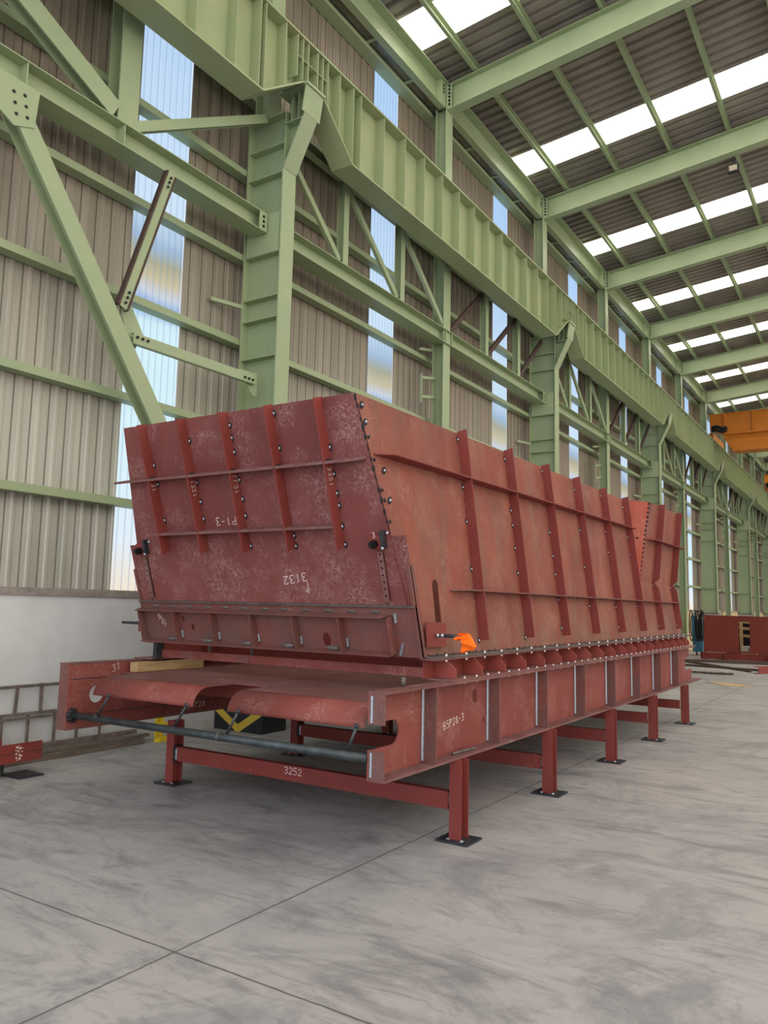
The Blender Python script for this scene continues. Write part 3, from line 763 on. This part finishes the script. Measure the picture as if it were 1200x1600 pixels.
for k in range(17):
    p = V3((-2.655, 10.57, 2.96)).lerp(SP(10.53, 2.02), k/16); blob(bm, p+V3((.004, -.004, 0)), V3((.7, -.7, 0)), .017, .01, 0)
for k in range(3): blob(bm, SP(10.33+.06*k, 2.50, .004)+V3((.03*k, 0, 0)), V3((.5, -.8, 0)), .015, .01, 0)
link('seam_weld', bm, BURN, cR)
# rear wall
bm = B(); z0, z1 = 1.2, 3.0
prism(bm, [(-5.39, 1.2), (-2.68, 1.2), (-2.772, 1.93), (-2.655, 3.0), (mx(-2.655), 3.0), (mx(-2.772), 1.93)], 12.24, 12.248, U=X_, V=Z_, N=Y_); link('rear_wall', bm, RED, hp)
# front wall
bm = B()
hw = lambda z: 1.35-.127*(z-1.2)
prism(bm, [(XC-hw(1.5), fl_(1.5)), (XC+hw(1.5), fl_(1.5)), (XC+hw(2.928), fl_(2.928)), (XC-hw(2.928), fl_(2.928))], 0, .008, O=fO, U=X_, V=fV, N=fN)
wF = link('front_wall', bm, RED_F, hp)
for xx, ang in ((-3.555, 0),): chalk(wF, '3132', FP(-3.545, 1.775, .008), V3((-1, -.05, -.16)).normalized(), -fV, fN, .06, None, .005)
chalk(wF, 'v', FP(-3.575, 1.63, .008), X_, fV, fN, .09, 'white chalk arrow', .005)
chalk(wF, 'AP1-3', FP(-4.075, 2.19, .008), V3((-1, 0, 0)), -fV, fN, .06, None, .005)
# front stiffeners
xs = [-4.90, -4.465, -4.03, -3.6, -3.165]
txt = ['31', '1321', 'LL21', None, '3321']
for i, x in enumerate(xs):
    bm = B(); zb, zt = 1.955, 2.935; d = .10
    prism(bm, [(fl_(zb), .008), (fl_(zt), .008), (fl_(zt), d), (fl_(zb-.015), d)], -.005, .005, O=fO+X_*x, U=fV, V=fN, N=X_)
    for z in (2.86, 2.74, 2.62, 2.45, 2.33, 2.2, 2.06, 1.98):
        if random.random() < .8: tack(bm, FP(x+.008, z+random.uniform(-.03, .03), .009), fN, fV)
    o = link('stiffener', bm, [RED_D, BURN, WELD], wF)
    if txt[i]: chalk(o, txt[i], FP(x+.0055, 2.485, .035), -fV, fN, X_, .038, None, .004)
bm = B()
prism(bm, [(-5.30, .10), (-5.16, .008), (-2.875, .008), (-2.885, .06), (-3.0, .10)], -.009, .009, O=fO+fV*fl_(2.52), U=X_, V=fN, N=fV)
for x in xs: blob(bm, FP(x, 2.530, .05), fV, .035, .01, 1)
link('stringer', bm, [RED_P, BURN], wF)
bm = B()
for a, b in zip(xs, xs[1:]): prism(bm, [(a+.006, .04), (a+.05, .10) if 0 else (a+.006, .10), (b-.006, .10), (b-.006, .008), (a+.06, .008)], -.009, .009, O=fO+fV*fl_(2.10), U=X_, V=fN, N=fV)
prism(bm, [(-4.97, .10), (-4.905, .10), (-4.905, .03)], -.009, .009, O=fO+fV*fl_(2.10), U=X_, V=fN, N=fV)
link('stringer', bm, [RED_P], wF)
# welded front corner seam
bm = B(); z = 2.9; bar(bm, SP(4.397, 2.02, .001), SP(4.104, 2.92, .001), .003, .004)
while z > 2.05:
    blob(bm, SP(4.66-.325*(z-1.206)-.006, z, .002), V3((.7, -.7, 0)), random.uniform(.006, .012), .008, 0, V3((0, -.3, 1)), 2.2)
    if random.random() < .3: blob(bm, SP(4.66-.325*(z-1.206)+.03, z, .004), sN, .014, .01, 0)
    z -= random.uniform(.05, .09)
for y, z in ((4.17, 2.86), (4.2, 2.75), (4.38, 2.45), (4.42, 2.25)): tack(bm, SP(y, z, .004), sN, None, 1.2)
link('corner_weld', bm, [BURN, BURN, WELD], wF)
# side stiffeners
sy = [5.56, 6.475, 7.39, 8.31, 9.26, 10.20]
def side_stiff(y, right=True, zb=1.295, zt=None):
    bm = B(); zt = zt or topz(y)+.012
    prism(bm, [(sl(zb), 0), (sl(zt), 0), (sl(zt+.005), .085), (sl(zb), .085)], -.005, .005, O=sO+Y_*y, U=sVn, V=sN, N=Y_)
    if right:
        for z in (1.34, 1.6, 1.85, 2.05, 2.25, 2.45, 2.9):
            if random.random() < .75: tack(bm, SP(y-.010, z+random.uniform(-.05, .05), .001), sN, sVn)
    return bm
for y in sy:
    link('stiffener', side_stiff(y), [RED_D, BURN, WELD], wR)
    link('stiffener', mirror(side_stiff(y, False)), [RED_D, BURN, WELD], wL)
for y in (11.13, 12.18):
    bm = B(); yb = y
    def q(y_, pts):
        return pts
    # kinked plate following the bend of the wall
    P0 = [SP(y, 1.295), SP(y, 1.93), V3((-2.662, y-.02, 3.01))]
    P1 = [SP(y, 1.295, .085), SP(y, 1.84, .085), SP(y, 1.93, .034), V3((-2.672, y, 1.99)), V3((-2.572, y-.02, 3.01))]
    poly = [P0[0], P1[0], P1[1], P1[2], P1[3], P1[4], P0[2], P0[1]]
    a = [bm.verts.new(p-Y_*.005) for p in poly]; b = [bm.verts.new(p+Y_*.005) for p in poly]
    for L in (a, b):
        bm.faces.new((L[0], L[1], L[2], L[3], L[7])); bm.faces.new((L[3], L[4], L[7])); bm.faces.new((L[4], L[5], L[6], L[7]))
    for i in range(8): bm.faces.new((a[i], a[(i+1) % 8], b[(i+1) % 8], b[i]))
    for z in (1.35, 1.9, 2.1): tack(bm, SP(y-.012, z, .002), sN, sVn)
    link('stiffener', bm, [RED_D, BURN, WELD], fR)
def stringers(bm, z, y0, y1, slope=.009, dep=.09):
    T = V3((0, 1, slope)).normalized()
    prism(bm, [(0, 0), (y1-y0, 0), (y1-y0, dep), (.14, dep), (0, .01)], -.005, .005, O=SP(y0, z), U=T, V=sN, N=sVn); return bm
link('stringer', stringers(B(), 2.545, 4.27, 10.35), RED_D, wR); link('stringer', mirror(stringers(B(), 2.545, 4.27, 10.35)), RED_D, wL)
link('stringer', stringers(B(), 1.668, 5.16, 12.45, 0, .085), RED_B, wR); link('stringer', mirror(stringers(B(), 1.668, 5.16, 12.45, 0, .085)), RED_B, wL)
bm = B(); prism(bm, [(10.53, -2.72), (12.5, -2.70), (12.45, -2.60), (10.75, -2.61)], 2.49, 2.50, U=Y_, V=X_, N=Z_); link('stringer', bm, RED_D, fR)
# bolted skirt with triangular gussets
def skirt(right):
    f_ = (lambda b: b) if right else mirror
    bm = B(); box(bm, (-2.72, -2.592), (4.69, 12.70), (1.187, 1.199)); uf = link('upper_flange', f_(bm), RED_P, hp)
    bm = B(); box(bm, (-2.72, -2.585), (4.69, 12.70), (1.201, 1.211)); link('wall_flange', f_(bm), STEEL, hp)
    bm = B(); box(bm, (-2.72, -2.712), (4.74, 12.60), (1.058, 1.187)); link('skirt_web', f_(bm), RED_D, hp)
    bm = B(); box(bm, (-2.73, -2.515), (4.80 if right else 4.66, 12.60), (1.046, 1.058)); link('base_flange', f_(bm), RED_P, hp)
    for i in range(19):
        y = 4.905+.412*i; bm = B()
        prism(bm, [(-2.712, 1.059), (-2.55, 1.059), (-2.55, 1.115), (-2.625, 1.186), (-2.712, 1.186)], y, y+.010, U=X_, V=Z_, N=Y_)
        link('gusset', f_(bm), RED_O2, hp)
    if right:
        for i in range(26):
            y = 4.86+.305*i; bm = B(); cyl(bm, (-2.603, y, 1.174), (-2.603, y, 1.226), .0085, 8); link('bolt', bm, BOLT, hp)
        for i in range(40):
            y = 5.0+.19*i; bm = B(); cyl(bm, (-2.532, y, 1.022), (-2.532, y, 1.070), .0075, 8); link('bolt', bm, BOLT, hp)
skirt(True); skirt(False)
bm = B(); y = 4.75
box(bm, (-2.684, -2.678), (4.75, 12.4), (1.2115, 1.216))
while y < 12.4:
    blob(bm, SP(y, 1.217, .001), sN, .009, .005, 0, Z_, 1.3); y += .12
link('flange_weld', bm, BURN, hp)
# lower front bar and inner members
bm = B(); box(bm, (-5.34, -2.72), (4.74, 4.75), (1.07, 1.13)); box(bm, (-5.34, -2.72), (4.75, 4.79), (1.122, 1.13)); lb = link('front_tie_bar', bm, RED, hp)
bm = B(); box(bm, (-5.06, -4.92), (4.737, 4.7395), (1.072, 1.128)); box(bm, (-4.42, -4.30), (4.737, 4.7395), (1.072, 1.128)); link('heat_mark', bm, RED_B, lb)
bm = B(); box(bm, (-5.345, -5.30), (4.68, 4.76), (1.06, 1.19)); link('corner_block', bm, DARK, hp)
bm = B(); box(bm, (-5.30, -2.75), (5.2, 5.21), (1.06, 1.17)); link('inner_crossbar', bm, RED_D, hp)
for x in (-5.1, -4.6):
    bm = B(); cyl(bm, (x, 5.1, 1.1), (x, 5.1, 1.2), .015, 8); link('inner_bolt', bm, STEEL, hp)
# sliding gate
def holes_bar():
    n = 8
    return [[(.0+.009*math.cos(2*math.pi*i/n), .06+.048*k+.009*math.sin(2*math.pi*i/n)) for i in range(n)] for k in range(7)]
gx0, gx1 = XC-1.345, XC+1.365
bm = B(); prism(bm, [(gx0, fl_(1.205)), (gx1, fl_(1.205)), (gx1, fl_(2.008)), (gx0, fl_(2.003))], -.013, -.002, O=fO, U=X_, V=fV, N=fN)
gate = link('gate', bm, RED_F, hp)
bm = B(); prism(bm, [(gx0, fl_(1.205)), (gx1, fl_(1.205)), (gx1, fl_(1.54)), (gx0, fl_(1.54))], -.001, .010, O=fO, U=X_, V=fV, N=fN); link('gate_lower_plate', bm, RED_B, gate)
bm = B(); prism(bm, [(gx0, 0), (gx1, 0), (gx1, .03), (gx0, .03)], -.005, .005, O=fO+fV*fl_(1.55), U=X_, V=fN, N=fV); link('gate_ledge', bm, STEEL, gate)
bm = B(); x = gx0+.18
while x < gx1-.3:
    bm = B(); blob(bm, FP(x, 1.507, .011), fN, .012, .007, 0, X_, 3.8); x += .2; link('stitch_weld', bm, STEEL, gate)
fx = gx1-.205
bm = B(); prism(bm, [(gx0, .010), (fx, .010), (fx-.05, .085), (gx0, .085)], -.004, .004, O=fO+fV*fl_(1.490), U=X_, V=fN, N=fV); link('gate_rail', bm, RED_B, gate)
bm = B(); prism(bm, [(gx0, .010), (fx, .010), (fx, .085), (gx0, .085)], -.004, .004, O=fO+fV*fl_(1.232), U=X_, V=fN, N=fV); link('gate_rail', bm, RED_B, gate)
for i in range(7):
    x = -5.355+.415*i
    bm = B(); prism(bm, [(fl_(1.236), .010), (fl_(1.486), .010), (fl_(1.486), .078), (fl_(1.236), .085)], -.004, .004, O=fO+X_*x, U=fV, V=fN, N=X_)
    if 0 < i < 6:
        cyl(bm, FP(x+.015, 1.262, .02), FP(x+.015, 1.318, .016), .009, 8, 2); blob(bm, FP(x-.12, 1.245, .03), fN, .02, .02, 1, X_, 3)
    elif i == 6:
        cyl(bm, FP(x+.03, 1.22, .018), FP(x+.06, 1.30, .016), .012, 8, 2); cyl(bm, FP(x+.03, 1.44, .018), FP(x+.03, 1.50, .016), .012, 8, 2)
    link('gate_rib', bm, [RED_B, STEEL, WELD], gate)
n = 12; SPOT = simple('dark_red_paint_spot', rgb(84, 28, 26), .5)
for cx, cz, r1, r2 in ((-3.45, 1.30, .036, .052), (-4.80, 1.345, .016, .026), (-4.895, 1.41, .012, .024)):
    bm = B(); prism(bm, [(cx+r1*math.cos(2*math.pi*i/n), fl_(cz)+r2*math.sin(2*math.pi*i/n)) for i in range(n)], .010, .0115, O=fO, U=X_, V=fV, N=fN); link('paint_patch', bm, SPOT, gate)
chalk(gate, 'AP01', FP(-5.20, 1.42, .011), V3((.75, 0, -.6)).normalized(), V3((.5, -.2, .8)).normalized(), fN, .042)
for s in (1, -1):
    xg = gx1 if s > 0 else gx0
    bm = B(); zt = 1.81
    obox(bm, fO, X_, fV, fN, (xg-.022, xg) if s > 0 else (xg, xg+.022), (fl_(1.2), fl_(zt)), (-.05, .016)); link('gate_edge_bar', bm, RED_B, gate)
    bm = B(); xa = -2.655 if s > 0 else mx(-2.655)-.0
    if s > 0: prism(bm, [(4.66, 1.445), (4.94, 1.438), (4.955, 1.27), (4.68, 1.275)], xa-.004, xa+.004)
    else: box(bm, (-5.52, -5.38), (4.655, 4.667), (1.28, 1.44))
    tb = link('pin_tab', bm, RED_D, gate)
    bm = B(); xe = xa+s*(.26 if s > 0 else .30)
    yp = 4.80 if s > 0 else 4.645
    cyl(bm, (xa if s > 0 else -5.46, yp, 1.352), (xe, yp, 1.352), .0125, 12)
    for kx in (.02, .055): blob(bm, (xa+s*kx, yp-.005, 1.352), V3((0, -1, .2)), .016, .02, 1)
    link('pin', bm, [DARK, WELD], tb)
    # adjusting clamp with perforated bar
    xc = -2.893 if s > 0 else -5.22
    bm = B(); obox(bm, fO, X_, fV, fN, (xc-.052, xc+.045), (fl_(1.935), fl_(2.02)), (.008, .03)); cl = link('clamp_block', bm, RED_D, gate)
    bm = B(); c = FP(xc-.005, 1.968, .03); cyl(bm, c, c+fN*.045, .028, 6); cyl(bm, c+fN*.045, c+fN*.06, .016, 8); link('clamp_bolt', bm, BLACK, cl)
    bm = B(); obox(bm, fO, X_, fV, fN, (xc+.05, xc+.075), (fl_(1.94), fl_(2.05)), (.008, .05)); blob(bm, FP(xc+.06, 1.94, .05), fN, .012, .01, 1); blob(bm, FP(xc+.09, 2.03, .01), fN, .012, .012, 1)
    link('clamp_side_plate', bm, [DARK, WELD], cl)
    xb = xc+.02
    bm = B(); prism(bm, [(-.020, -.01), (.020, -.01), (.020, .365), (-.020, .365)], .020, .030, O=FP(xb, 1.565), U=X_, V=fV, N=fN, holes=holes_bar())
    obox(bm, FP(xb, 1.565), X_, fV, fN, (-.018, .018), (0, .36), (.009, .012), 1); prism(bm, [(-.02, .02), (.02, .02), (.06, -.012), (-.05, -.012)], .009, .03, O=FP(xb, 1.565), U=X_, V=fV, N=fN)  # black strip behind the bar paints the shade inside its holes
    link('perforated_bar', bm, [RED_P, BLACK], cl)
chalk(gate, '3', FP(-2.91, 2.008, .031), X_, fV, fN, .035, None, .004)
# orange rag on the pin
pts = [(-2.505, 1.341), (-2.49, 1.352), (-2.457, 1.377), (-2.42, 1.378), (-2.399, 1.37), (-2.378, 1.333), (-2.356, 1.29), (-2.377, 1.267), (-2.416, 1.262), (-2.441, 1.245), (-2.452, 1.253), (-2.448, 1.285), (-2.442, 1.311), (-2.449, 1.333), (-2.47, 1.335), (-2.492, 1.325)]
bm = B(); A = []; Bv = []
for i, (x, z) in enumerate(pts):
    w = .012*math.sin(i*1.9); A.append(bm.verts.new((x, 4.778+w, z))); Bv.append(bm.verts.new((x, 4.824-w*.5, z-.004)))
for t in tessellate_polygon([[V3((p[0], p[1], 0)) for p in pts]]):
    bm.faces.new([A[i] for i in t]); bm.faces.new([Bv[i] for i in t])
for i in range(len(pts)): bm.faces.new((A[i], A[(i+1) % len(pts)], Bv[(i+1) % len(pts)], Bv[i]))
tag(link('orange_cloth', bm, ORANGE), 'bright orange rag hanging on the pin at the hopper right side', 'cloth')
# timber block on the deck
bm = B(); box(bm, (-5.40, -5.31), (4.49, 5.25), (.951, 1.032)); bmesh.ops.bevel(bm, geom=bm.edges[:], offset=.004, segments=1, affect='EDGES')
tag(link('timber_block', bm, TIMBER), 'pale sawn timber block lying on the deck beside the left beam', 'block')

# ================================================================== ALONG THE LOW WALL, LEFT
bm = B()
for z, w in ((.71, .028), (.445, .03), (.405, .022)): bar(bm, (-7.06, 1.5, z), (-7.06, 5.95, z-.01), .025, w)
for y in (1.9, 2.5, 3.15, 3.8, 4.27, 4.545, 4.815): bar(bm, (-7.06, y, .45), (-7.06+random.uniform(-.01, .01), y+random.uniform(-.02, .02), .72), .02, .028, up=Y_)
for y in (1.7, 2.4, 3.1, 3.8, 4.42, 4.69, 4.98, 5.24, 5.52): bar(bm, (-7.06, y, .10), (-7.06, y, .42), .02, .024, up=Y_)
bar(bm, (-7.06, 1.5, .12), (-7.06, 6.0, .12), .04, .04)
tag(link('lattice_frame', bm, RUSTY), 'weathered metal lattice frame leaning against the white wall', 'frame')
for i, (x0, y0, x1, y1, z, h, w, l) in enumerate(((-6.93, 2.0, -6.96, 6.0, .001, .06, .10, 'dark old timber baulk lying on the floor along the white wall'),
                                                  (-6.95, 1.8, -6.98, 6.1, .062, .03, .06, 'thin weathered plank lying on the old timber baulk'))):
    bm = B(); bar(bm, (x0, y0, z+h/2), (x1, y1, z+h/2), w, h); tag(link('timber_baulk' if i == 0 else 'plank', bm, TIMBER_O), l, 'timber', None)
t = thing('steel_channel', 'short red steel channel with white paint mark at the left edge', 'channel', (-6.5, 3.2, .03))
bm = B(); box(bm, (-6.50, -6.49), (2.0, 4.47), (.12, .28)); box(bm, (-6.68, -6.50), (2.0, 4.47), (.12, .13)); box(bm, (-6.69, -6.68), (2.0, 4.2), (.12, .30)); link('channel', bm, RED_D, t)
bm = B(); box(bm, (-6.4895, -6.4885), (2.0, 4.47), (.198, .202)); link('dark_line', bm, DARK, t)
for y in (2.3, 4.1):
    bm = B(); box(bm, (-6.66, -6.54), (y-.05, y+.05), (.03, .12)); link('foot', bm, DARK, t)
bm = B(); 
for k in range(26):
    z = .14+.125*k/26; blob(bm, (-6.489, 4.24+random.uniform(-.008, .02)+.02*math.sin(k), z), X_, random.uniform(.003, .009), .001, 0)
o = link('paint_mark', bm, CHALK, t); o['label'] = 'white splashed paint mark'
bm = B(); box(bm, (-6.62, -6.36), (4.18, 4.42), (.001, .014))
tag(link('steel_plate', bm, DARK), 'dark square steel plate on the floor by the red channel', 'plate')
bm = B(); box(bm, (-6.93, -6.90), (6.15, 6.25), (.04, .30)); box(bm, (-6.93, -6.84), (6.15, 6.34), (.17, .20)); box(bm, (-6.93, -6.84), (6.15, 6.3), (0.001, .05))
tag(link('yellow_bracket', bm, YELLOW), 'yellow steel bracket on the floor behind the left front leg', 'bracket')

# ================================================================== FAR END
t = thing('fabricated_wall_section', 'large dark red steel panel with rectangular opening, standing far behind', 'panel', (-3.9, 28.3, 0))
RDK = red_mat('red_primer_dark', rgb(112, 44, 32), rgb(104, 40, 30), rgb(124, 62, 48), .3)
bm = B(); prism(bm, [(-5.40, .24), (-1.0, .24), (-1.0, 1.43), (-5.36, 1.46)], 28.3, 28.33, U=X_, V=Z_, N=Y_, holes=[[(-4.31, .30), (-4.31, 1.27), (-3.97, 1.26), (-3.97, .31)]]); link('plate', bm, RDK, t)
for x in (-5.4, -4.72, -3.4, -2.2):
    bm = B(); box(bm, (x, x+.05), (28.1, 28.3), (.01, .24)); link('foot', bm, RDK, t)
bm = B(); box(bm, (-5.5, -1.0), (28.28, 28.5), (.02, .22)); link('base_rail', bm, RDK, t)
t = thing('timber_rack', 'pale timber rack of boards seen through the panel opening', 'rack', (-4.2, 29.6, 0))
for i, z in enumerate((.05, .75, 1.0, 1.22)):
    bm = B(); bar(bm, (-5.0, 29.5, z+.08), (-3.6, 29.6, z-.02), .05, .09); link('board', bm, TIMBER, t)
for x in (-4.45, -4.05):
    bm = B(); box(bm, (x, x+.1), (29.42, 29.47), (0, 1.3)); link('upright', bm, TIMBER, t)
bm = B(); box(bm, (-5.0, -3.6), (29.9, 30.1), (0.001, 1.25)); tag(link('black_crate', bm, BLACK), 'black crate stored behind the pale timber rack', 'crate')
for x in (-4.33, -4.08):
    bm = B(); box(bm, (x, x+.2), (29.0, 29.3), (.001, .45)); tag(link('white_box', bm, simple('white_card', rgb(206, 200, 190), .8)), 'white box at the bottom of the panel opening, %s' % ('left one' if x < -4.2 else 'right one'), 'box')
t = thing('welding_machine', 'blue welding machine hung with dark cables beside the red panel', 'machine', (-6.05, 30.6, 0))
bm = B(); box(bm, (-6.20, -5.86), (30.5, 31.0), (.12, .95)); link('body', bm, BLUE, t)
bm = B(); box(bm, (-6.16, -6.12), (30.7, 30.74), (.9, 1.62)); box(bm, (-5.95, -5.91), (30.7, 30.74), (.9, 1.62)); box(bm, (-6.16, -5.91), (30.7, 30.74), (1.58, 1.62)); link('cable_rack', bm, DARK, t)
for i in range(9):
    bm = B(); cx = -6.22+.055*i; h = random.uniform(.4, .62)
    tube(bm, [V3((cx+.07*math.sin(a), 30.45-.02*i, 1.05+h*math.cos(a)*.9)) for a in [2*math.pi*k/16 for k in range(17)]], .02)
    link('cable_loop', bm, BLUE if i in (2, 3) else BLACK, t)
for x in (-6.1, -5.95):
    bm = B(); cyl(bm, (x, 30.6, .06), (x+.04, 30.6, .06), .06, 12); link('wheel', bm, BLACK, t)
# long bars, chain and scraps on the floor
for i, (a, b, l) in enumerate((((-5.9, 26.6), (-2.4, 28.0), 'long thin dark steel bar on the far floor, nearest the red panel'), ((-5.8, 26.3), (-1.8, 26.9), 'long thin dark steel bar on the far floor, middle one'),
                               ((-5.7, 26.2), (-3.25, 23.0), 'long dark steel bar slanting to the small red beam'), ((-5.3, 24.2), (-3.0, 23.6), 'dark flat steel bar on the far floor behind the frame end'))):
    bm = B(); bar(bm, (a[0], a[1], .03), (b[0], b[1], .03), .07, .055); tag(link('steel_bar', bm, BROWN), l, 'bar', 'steel bars on the far floor')
bm = B(); channel(bm, V3((-3.05, 22.6, .09)), V3((-2.2, 24.2, .09)), .16, .18, .012, side=-1); tag(link('steel_offcut', bm, RED_D), 'short red steel beam offcut lying at the right edge', 'beam')
bm = B()
for k in range(60):
    y = 21.6+random.uniform(-.12, .12); x = -4.6+1.15*k/60; a = random.uniform(0, 3.1)
    tube(bm, [V3((x+.045*math.cos(a+u)*1.2, y+.04*math.sin(a+u), .02+.02*random.random())) for u in [2*math.pi*j/8 for j in range(9)]], .011, 5)
tag(link('chain', bm, BROWN), 'dark rusty chain heaped on the far floor', 'chain')
bm = B(); prism(bm, [(-3.55, 18.9), (-3.1, 18.35), (-2.55, 18.5), (-3.0, 19.0)], .002, .012, U=X_, V=Y_, N=Z_); tag(link('cardboard_sheet', bm, simple('cardboard', rgb(186, 158, 120), .9)), 'flat tan cardboard sheet on the floor beyond the frame', 'cardboard')

# ================================================================== LIGHT
w = bpy.data.worlds.new('world'); bpy.context.scene.world = w; w.use_nodes = True
wt = w.node_tree; bg = wt.nodes['Background']
bg.inputs[1].default_value = 1.3
tc = wt.nodes.new('ShaderNodeTexCoord'); sx = wt.nodes.new('ShaderNodeSeparateXYZ'); cr = wt.nodes.new('ShaderNodeValToRGB')
wt.links.new(tc.outputs['Generated'], sx.inputs[0]); wt.links.new(sx.outputs[0], cr.inputs[0]); wt.links.new(cr.outputs[0], bg.inputs[0])
ym = wt.nodes.new('ShaderNodeMapRange'); wt.links.new(sx.outputs[1], ym.inputs['Value'])        # the open end behind the camera is brighter
ym.inputs['From Min'].default_value = 0; ym.inputs['From Max'].default_value = .8; ym.inputs['To Min'].default_value = 2.3; ym.inputs['To Max'].default_value = .75
wt.links.new(ym.outputs[0], bg.inputs[1])
cr.color_ramp.elements[0].position = 0; cr.color_ramp.elements[0].color = (.84, .93, 1.1, 1)      # cool daylight behind the camera
cr.color_ramp.elements[1].position = .9; cr.color_ramp.elements[1].color = (1.0, .92, .80, 1)     # warmer light from the open side
def area(name, loc, rot, sx, sy, power, col):
    l = bpy.data.lights.new(name, 'AREA'); l.shape = 'RECTANGLE'; l.size = sx; l.size_y = sy; l.energy = power; l.color = col
    o = bpy.data.objects.new(name, l); COL.objects.link(o); o.location = loc; o.rotation_euler = rot; return o
bpy.context.scene.view_settings.view_transform = 'Standard'
bpy.context.scene.view_settings.look = 'None'
bpy.context.scene.view_settings.exposure = 0.02
for o in bpy.data.objects:
    if '_w' in o: del o['_w']
